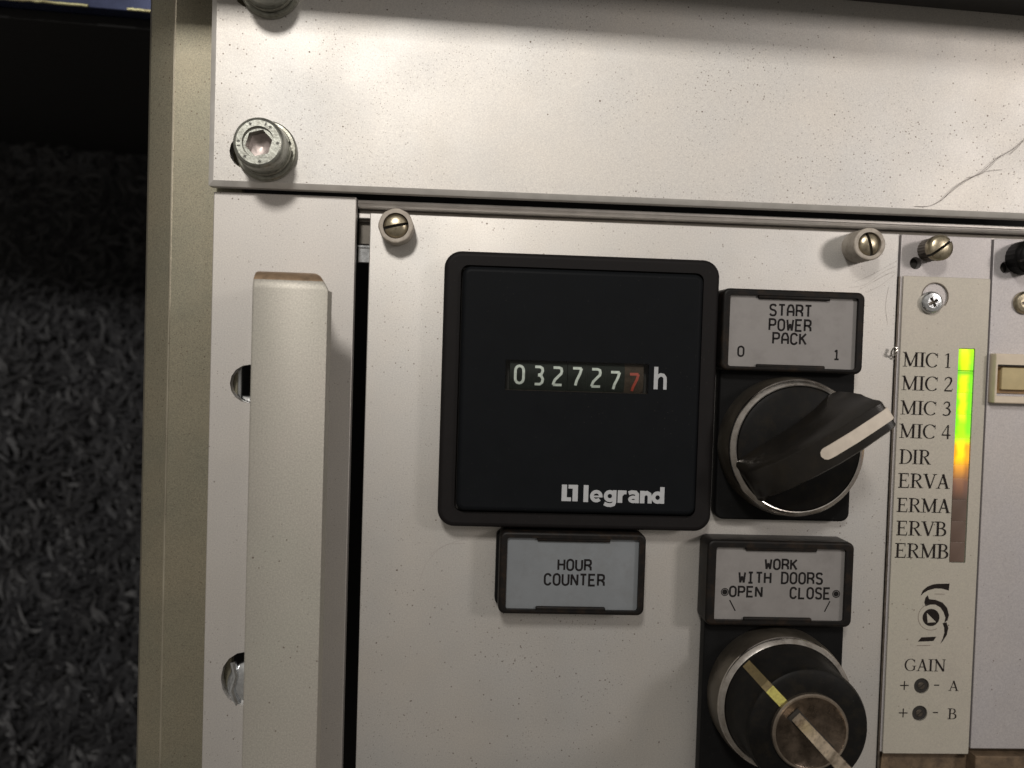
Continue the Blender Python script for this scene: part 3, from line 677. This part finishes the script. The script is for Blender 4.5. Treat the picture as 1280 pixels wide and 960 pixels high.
# lofted handle along local u; the pointing direction is 35 degrees above horizontal
secs = []
def hand(u, top, tz, basew, bz):
    # cross section across v, concave flanks
    pts = []
    prof = [(basew, bz - 1.2), (basew, bz), (top + (basew - top) * .55, bz + (tz - bz) * .22), (top + (basew - top) * .22, bz + (tz - bz) * .55), (top + .12, tz - .7), (top - .25, tz - .1)]
    pts = [(u, -v, z) for v, z in prof] + [(u, v, z) for v, z in prof[::-1]]
    return pts
for u, top, tz, bw, bz in ((-12.9, 3.0, 14.0, 4.2, 12.0), (-12.5, 3.1, 16.0, 4.8, 12.1), (-11.0, 3.1, 18.6, 5.2, 12.2), (-7.5, 3.1, 21.6, 5.2, 12.4), (-3, 3.1, 23.8, 5.1, 12.5), (2, 3.15, 25.3, 5.0, 12.5), (7, 3.1, 26.0, 5.3, 12.4), (11, 3.0, 26.1, 6.0, 12.3), (13.2, 2.95, 26.1, 5.6, 13.0), (14.3, 2.9, 26.05, 4.8, 15.5), (15.0, 2.8, 25.7, 4.0, 18.0)):
    secs.append(hand(u, top, tz, bw, bz))
b = MB(); b.loft(secs); b.v = [(x + KX, y + KY, z) for x, y, z in b.v]; b.rot(radians(35), KX, KY)
gp = b.build('grip', 'grip', t, smooth=40)
b = MB()
pts = [(.6 - 1.25 * sin(0), 0)]
out = [(.9 + 1.25 * cos(a), 1.25 * sin(a)) for a in [radians(90 + 180 * k / 10) for k in range(11)]] + [(15.0, -1.2), (15.0, 1.2)]
zz = lambda u: 25.0 + .27 * min(max(u, 0), 5) * .75 + .22 if u < 7 else 26.22
def top_z(u): 
    P = [(-3, 23.6), (2, 25.3), (7, 26.0), (11, 26.1), (14.6, 26.05), (15.3, 25.7), (16, 25.3)]
    for (a, za), (c, zc) in zip(P, P[1:]):
        if a <= u <= c: return za + (zc - za) * (u - a) / (c - a)
    return 26
us = [-.35, -.1, .4, .9, 2, 7, 11, 14.3, 14.95]
L = []; 
for u in us:
    hw = 1.25 if u >= .9 else math.sqrt(max(0, 1.25 ** 2 - (.9 - u) ** 2)) + .02
    L.append([(u, -hw, top_z(u) - .3), (u, -hw, top_z(u) + .08), (u, hw, top_z(u) + .08), (u, hw, top_z(u) - .3)][::-1])
L.append([(15.1, -1.2, 20), (15.35, -1.2, 25.6), (15.35, 1.2, 25.6), (15.1, 1.2, 20)][::-1])
b.loft(L); b.v = [(x + KX, y + KY, z) for x, y, z in b.v]; b.rot(radians(35), KX, KY)
b.build('pointer_line', 'ivory', gp)

# ------------------------------------------------------------------ key switch
t = thing('key_switch', 'black key switch with a brass key inserted below the WORK WITH DOORS plate', 'switch', (70.2, -71.6, 0))
b = MB(); b.slab(rr(54.3, -100, 85.2, -38.4, 1.9, 6), rnd(.01, 3.4, .5, 3)); b.build('mounting_plate', 'black', t)
holder(t, 53.4, -56.1, 85.25, -37.75, 'plate_w', [('WORK', 66.3, 73.1, -44.0, -41.9, .33), ('WITH', 60.7, 67.5, -47.0, -44.8, .33), ('DOORS', 70.0, 78.8, -47.0, -44.7, .33), ('OPEN', 58.8, 65.7, -50.0, -47.9, .33), ('CLOSE', 72.0, 80.6, -50.2, -47.9, .33)],
       [('dot', 57.7, -49.1, .85), ('dot', 82.0, -49.1, .85), ('l', (58.8, -50.8), (60.1, -53.1), .26), ('l', (80.7, -50.7), (79.6, -53.0), .26)], border=1.9)
KX, KY = 70.1, -71.6
base_ring(t, KX, KY)
b = MB(); b.lathe([(13.05, 9), (13.0, 12.0), (12.3, 14.0), (12.3, 22.6), (11.9, 23.5), (11.2, 23.9), (7.9, 24.0)], 64, KX, KY, cap=True); b.build('knob_drum', 'knob', t)
ang = radians(135)
def along(mb, u0, u1, w, z0, z1):
    mb.box(u0, -w / 2, z0, u1, w / 2, z1); mb.v = [(x + KX, y + KY, z) for x, y, z in mb.v]; return mb.rot(ang, KX, KY)
along(MB(), 7.6, 11.6, 1.9, 23.6, 24.15).build('indicator', 'yellowed', t)
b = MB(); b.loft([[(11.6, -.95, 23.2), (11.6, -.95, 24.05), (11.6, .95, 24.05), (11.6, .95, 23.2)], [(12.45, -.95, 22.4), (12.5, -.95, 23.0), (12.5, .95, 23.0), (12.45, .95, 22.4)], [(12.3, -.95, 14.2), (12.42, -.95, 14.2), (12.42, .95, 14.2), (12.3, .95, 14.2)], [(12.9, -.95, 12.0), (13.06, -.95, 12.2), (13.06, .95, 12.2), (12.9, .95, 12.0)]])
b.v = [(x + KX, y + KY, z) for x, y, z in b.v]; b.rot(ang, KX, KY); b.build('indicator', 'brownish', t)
core = MB(); core.lathe([(7.6, 23.5), (7.6, 24.9), (7.35, 25.2), (7.0, 25.15)], 56, KX, KY, cap=False, mi=1); core.lathe([(7.02, 25.15), (6.7, 24.95), (3, 25.05), (.1, 25.1)], 56, KX, KY)
co = core.build('lock_core', ['lock', 'lock_rim'], t)
b = MB(); b.box(-5.4, -1.35, 25.0, 5.4, 1.35, 25.16); b.v = [(x + KX, y + KY, z) for x, y, z in b.v]; b.rot(ang, KX, KY); b.build('keyhole', 'slot', co)
# the key: blade in the slot, wide bow further out
b = MB(); b.slab(lambda i: [(-4.4 + i, -1.05 + i), (4.5 - i, -1.05 + i), (4.5 - i, 1.05 - i), (-4.4 + i, 1.05 - i)], [(0, 22), (0, 55), (.2, 55.3)])
b.v = [(x + KX, y + KY, z) for x, y, z in b.v]; b.rot(ang, KX, KY); k_root = tag(b.build('key', 'key', at=(KX, KY, 24)), 'worn brass key seen edge on, stuck in the key switch', 'key')
b = MB(); n = 28; secs = []
for v in (-1.25, -1.0, 1.0, 1.25):
    s_ = .4 if abs(v) > 1.1 else 0
    secs.append([((11.2 - s_) * cos(2 * pi * j / n), v, 66 + (11.2 - s_) * sin(2 * pi * j / n)) for j in range(n)])
b.loft(secs); b.v = [(x + KX, y + KY, z) for x, y, z in b.v]; b.rot(ang, KX, KY); b.build('bow', 'key', k_root)

# ------------------------------------------------------------------ narrow mic strip
b = MB()
b.slab(rr(95.95, -86.1, 116.45, 29.3, .15, 2), rnd(-2.5, -.25, .15), holes=[circ(99.4, 23.1, 1.35, 24)(0)])
strip = b.build('mic_strip', 'module_b', at=(106, -30, 0)); tag(strip, 'narrow upright strip with MIC and ERVA lettering and a green bar display', 'module')
b = MB()
b.slab(rr(96.6, -86.3, 116.35, 20.2, .3, 3), [(0, -.24), (0, .12), (.06, .18)], holes=[rr(109.85, -43.1, 113.6, 4.7, .25, 3)(0), circ(104.85, -70.95, 1.75, 28)(0), circ(104.7, -77.15, 1.75, 28)(0), circ(103.9, 15.9, 2.95, 28)(0)], hole_back=-.26)
ovl = b.build('printed_overlay', 'overlay', strip)
b = MB(); z = .195
for txt, x0, x1, y0, y1 in (('MIC 1', 97.2, 108.4, .25, 3.45), ('MIC 2', 97.15, 108.9, -4.95, -1.8), ('MIC 3', 97.15, 108.8, -10.35, -7.25), ('MIC 4', 97.15, 108.9, -15.55, -12.4),
                            ('DIR', 97.4, 104.6, -21.3, -18.1), ('ERVA', 97.35, 109.1, -26.6, -23.4), ('ERMA', 97.3, 109.5, -32.0, -28.9), ('ERVB', 97.4, 109.0, -37.2, -34.0), ('ERMB', 97.3, 109.7, -42.2, -39.0),
                            ('GAIN', 100.8, 110.2, -67.6, -64.9), ('A', 111.0, 113.4, -72.0, -69.7), ('B', 111.1, 113.3, -78.4, -76.0)):
    serif(b, txt, x0, x1, y0, y1, z)
for y in (-70.9, -77.1):
    b.ribbon([(99.9, y), (101.9, y)], .27, z); b.ribbon([(100.9, y - 1.0), (100.9, y + 1.0)], .27, z + .004); b.ribbon([(107.7, y + .15), (108.9, y + .15)], .27, z)
b.build('lettering', 'print', ovl, smooth=0)
b = MB()
b.poly([(103.7, -50.7), (104.1, -49.5), (105.1, -48.6), (106.4, -48.05), (107.5, -47.9), (110.2, -47.8), (110.1, -49.4), (108.6, -49.0), (107.0, -48.95), (105.4, -49.4), (104.4, -50.0)], z)
b.poly([(105.3, -50.5), (105.7, -51.4), (107.1, -51.5), (108.8, -52.1), (109.9, -53.3), (110.4, -54.9), (110.1, -56.1), (109.4, -56.6), (109.6, -55.5), (109.1, -54.2), (108.3, -53.2), (107.2, -52.6), (106.1, -52.6), (104.9, -53.0), (104.6, -52.1), (104.8, -51.1)], z)
b.poly([(109.0, -56.75), (109.9, -56.5), (110.4, -57.8), (110.1, -59.4), (109.3, -60.7), (108.7, -61.4), (109.2, -60.2), (109.5, -58.9), (109.4, -57.7)], z)
b.poly([(103.5, -61.0), (104.3, -60.0), (107.7, -59.8), (107.1, -60.8)], z)
b.slab(circ(106.3, -55.5, 1.95, 28), [(0, z - .01), (0, z)], holes=[[(105.3, -54.5), (105.6, -56.7), (107.5, -56.5)][::1]], hole_back=z - .01)
b.build('emblem', 'print', ovl, smooth=0)
b = MB(); b.ribbon(A(106.3, -55.4, 2.95, 2.95, 100, 300, 24), .14, z); b.ribbon([(106.9, -50.2), (109.2, -50.2)], .14, z); b.ribbon([(103.3, -61.9), (106.4, -61.8)], .16, z); b.build('emblem_line', 'print_thin', ovl, smooth=0)
# holes
for (x, y) in ((99.4, 23.1), (104.85, -70.95), (104.7, -77.15)):
    b = MB(); b.lathe([(1.9, -2.2), (.05, -2.1)], 24, x, y); b.build('hole_bottom', 'slot', strip)
for (x, y) in ((104.85, -70.95), (104.7, -77.15)):
    b = MB(); b.slab(circ(x, y, 1.72, 24), [(0, -.24), (0, -.20)]); b.build('trimmer', 'slot', strip)
    b = MB(); slotted(b, x + .1, y - .1, .95, -.2, -.05, radians(40), .02, .25, .1); b.build('trimmer_screw', ['brass_dull', 'slot'], strip)
# bar display: ten segments
bar = MB(); bar.box(109.9, -43.05, -.24, 113.55, 4.65, -.2); bd = bar.build('bar_display', 'led_gap', strip)
edges = [4.55, -.35, -5.2, -10.0, -15.2, -21.2, -24.2, -29.0, -33.8, -38.5, -43.0]
for k in range(10):
    yt, yb = edges[k], edges[k + 1]; gap = .14 if k == 0 else .03
    b = MB(); b.slab(rr(110.05, yb + gap, 113.4, yt, .1, 2), [(0, -.19), (0, .02), (.06, .06)]); b.build('segment', 'led', bd, at=(111.7, -19.3, 0))
# pozi screw in its oval hole
t = thing('cross_screw', 'small bright cross recess screw half covering the round hole of the mic strip', 'screw', (102.9, 14.5, 0))
b = MB()
def cross(cx, cy, r, w, a0):
    pts = []
    for k in range(4):
        a = a0 + k * pi / 2
        for du, dv in ((w, w), (r, w * .8), (r, -w * .8)):   # corner then arm tip
            pts.append((cx + cos(a) * du - sin(a) * dv, cy + sin(a) * du + cos(a) * dv) if du == r else None)
    out = []
    for k in range(4):
        a = a0 + k * pi / 2
        for du, dv in ((r, -w), (r, w), (w, w)): out.append((cx + cos(a) * du - sin(a) * dv, cy + sin(a) * du + cos(a) * dv))
    return out
def cross_head(t, cx, cy, r, z0, z1, mat, a0, dark):
    b = MB(); b.lathe([(r, z0), (r, z1 - .7), (r * .95, z1 - .4), (r * .8, z1 - .12)], 36, cx, cy, cap=False)
    b.slab(circ(cx, cy, r * .8, 36), [(0, z1 - .12), (r * .3, z1)], holes=[cross(cx, cy, r * .46, r * .13, a0)], hole_back=z1 - .8)
    h = b.build('screw_head', mat, t)
    MB().lathe([(r * .5, z1 - .75), (.05, z1 - .9)], 16, cx, cy).build('recess', dark, h)
cross_head(t, 102.9, 14.5, 2.45, .2, 1.5, 'zinc_new', .5, 'brass_dull')
b = MB(); b.slab(circ(103.9, 15.9, 2.9, 28), [(0, -.24), (0, -.2)]); b.build('plate_behind', 'module_b', t)
b = MB(); b.ribbon(A(103.9, 15.9, 3.0, 3.0, -40, 200, 26), .22, .2); b.build('hole_rim', 'brass_dull', t, smooth=0)
# slotted thumb screw of the strip
def thumb(cx, cy, rs, rh, zh, ang, label, mats, knurl='brass_dull'):
    t = thing('thumb_screw', label, 'screw', (cx, cy, 0), 'slotted thumb screws of the narrow modules')
    b = MB(); n = 48
    b.slab(lambda i: [(cx + (rs - i + (.08 if k % 2 else 0)) * cos(2 * pi * k / n), cy + (rs - i + (.08 if k % 2 else 0)) * sin(2 * pi * k / n)) for k in range(n)], [(0, -.2), (0, zh - 2.2), (.3, zh - 1.9)])
    b.build('knurled_body', knurl, t, smooth=15)
    b = MB(); slotted(b, cx, cy, rh, zh - 2.0, zh, ang, .4, .55, .8); b.build('screw_head', mats, t)
thumb(102.1, 26.0, 2.45, 2.75, 5.6, radians(38), 'brass slotted thumb screw at the top of the mic strip', ['brass', 'slot'])

# ------------------------------------------------------------------ right hand module
b = MB(); b.slab(rr(116.95, -85.2, 190, 29.1, .15, 2), rnd(-2.5, -.15, .15), holes=[circ(119.9, 22.9, 1.35, 24)(0)])
rm = b.build('edge_module', 'module_b', at=(140, -30, 0)); tag(rm, 'plain pale module panel cut by the right edge of the photo', 'module')
MB().lathe([(1.9, -2.2), (.05, -2.1)], 24, 119.9, 22.9).build('hole_bottom', 'slot', rm)
thumb(123.2, 25.0, 3.6, 3.4, 5.5, radians(20), 'black knurled thumb screw at the top right edge beside a small hole', ['black', 'slot'], 'black')
t = thing('cross_screw', 'brownish cross recess screw cut by the right edge of the photo', 'screw', (124.2, 15.2, 0))
cross_head(t, 124.4, 15.2, 2.55, -.1, 1.0, 'brass', .2, 'brass_dull')
t = thing('window_latch', 'cream plastic label frame with a yellowed card at the right edge', 'label frame', (130, -1.7, 0))
b = MB(); b.slab(rr(117.15, -7.2, 150, 3.75, .3, 3), rnd(-.1, 2.4, .3), holes=[rr(117.6, -5.6, 149, 1.35, .2, 2)(0)], hole_back=.2); b.build('frame', 'cream', t)
b = MB(); b.box(118.3, -5.0, .1, 149, 1.0, .35); b.build('card_border', 'cardedge', t)
b = MB(); b.slab(rr(119.3, -4.2, 149, .75, .25, 3), rnd(.2, 1.3, .25)); b.build('card', 'card', t)

# thin raised partition between the instrument panel and the strip
b = MB(); b.box(95.45, -110, -2.5, 95.85, 20, .35); tag(b.build('edge_strip', 'brass_dull', at=(95.6, -40, 0)), 'thin dull metal edge strip between instrument panel and mic strip', 'edge strip')

# ------------------------------------------------------------------ rusty ledge below the modules
b = MB(); random.seed(9)
pts = [(96.4, -110)] + [(190, -110)] + [(190 - k * 4.0, (-85.4 if 190 - k * 4 > 117.2 else -86.5) + random.uniform(-.2, .2)) for k in range(24)]
b.slab(lambda i: [(x, y) for x, y in pts], [(0, -9), (0, -2.7)])
b.box(117.5, -110, -2.6, 190, -86.4, 1.2)
tag(b.build('ledge', 'wood', at=(120, -95, -3)), 'rough brown rusty ledge under the narrow modules at the bottom right', 'ledge')

# ------------------------------------------------------------------ stray bits
hp = curve([(96.9, 34.9, 3.12), (100, 35.1, 3.2), (102.6, 36.4, 3.4), (105.0, 38.9, 3.5), (107.6, 40.8, 3.4), (110.6, 42.4, 3.5), (114.2, 45.6, 3.6), (118, 48.0, 3.5), (121.6, 50.8, 3.4), (128, 54, 3.3)])
b = MB(); b.tube(hp, .045, 6)
b.tube(curve([(102.6, 36.3, 3.2), (107.0, 40.1, 3.3), (112.0, 42.9, 3.3), (116.0, 43.6, 3.2)]), .032, 5)
b.tube(curve([(108.0, 41.5, 3.2), (111.5, 42.6, 3.3), (115.5, 46.6, 3.3)]), .032, 5)
b.tube(curve([(117.5, 46.9, 3.2), (119.5, 48.9, 3.3), (120.5, 50.6, 3.3)]), .032, 5)
tag(b.build('hair_strand', 'hair', at=(108, 41, 3)), 'dark thread clinging to the blank panel at the upper right', 'thread')
b = MB(); b.tube(curve([(95.2, 1.8, .4), (94.2, 3.0, .9), (94.6, 4.3, 1.4), (95.2, 4.0, 1.8), (94.5, 3.2, 1.9), (94.8, 2.6, 1.3), (95.6, 3.1, .8)]), .17, 6)
tag(b.build('metal_swarf', 'wire', at=(95, 3, .4)), 'tiny curl of bright metal caught in the gap left of MIC 1', 'swarf')
for o in bpy.data.objects:
    if '_base' in o: del o['_base']
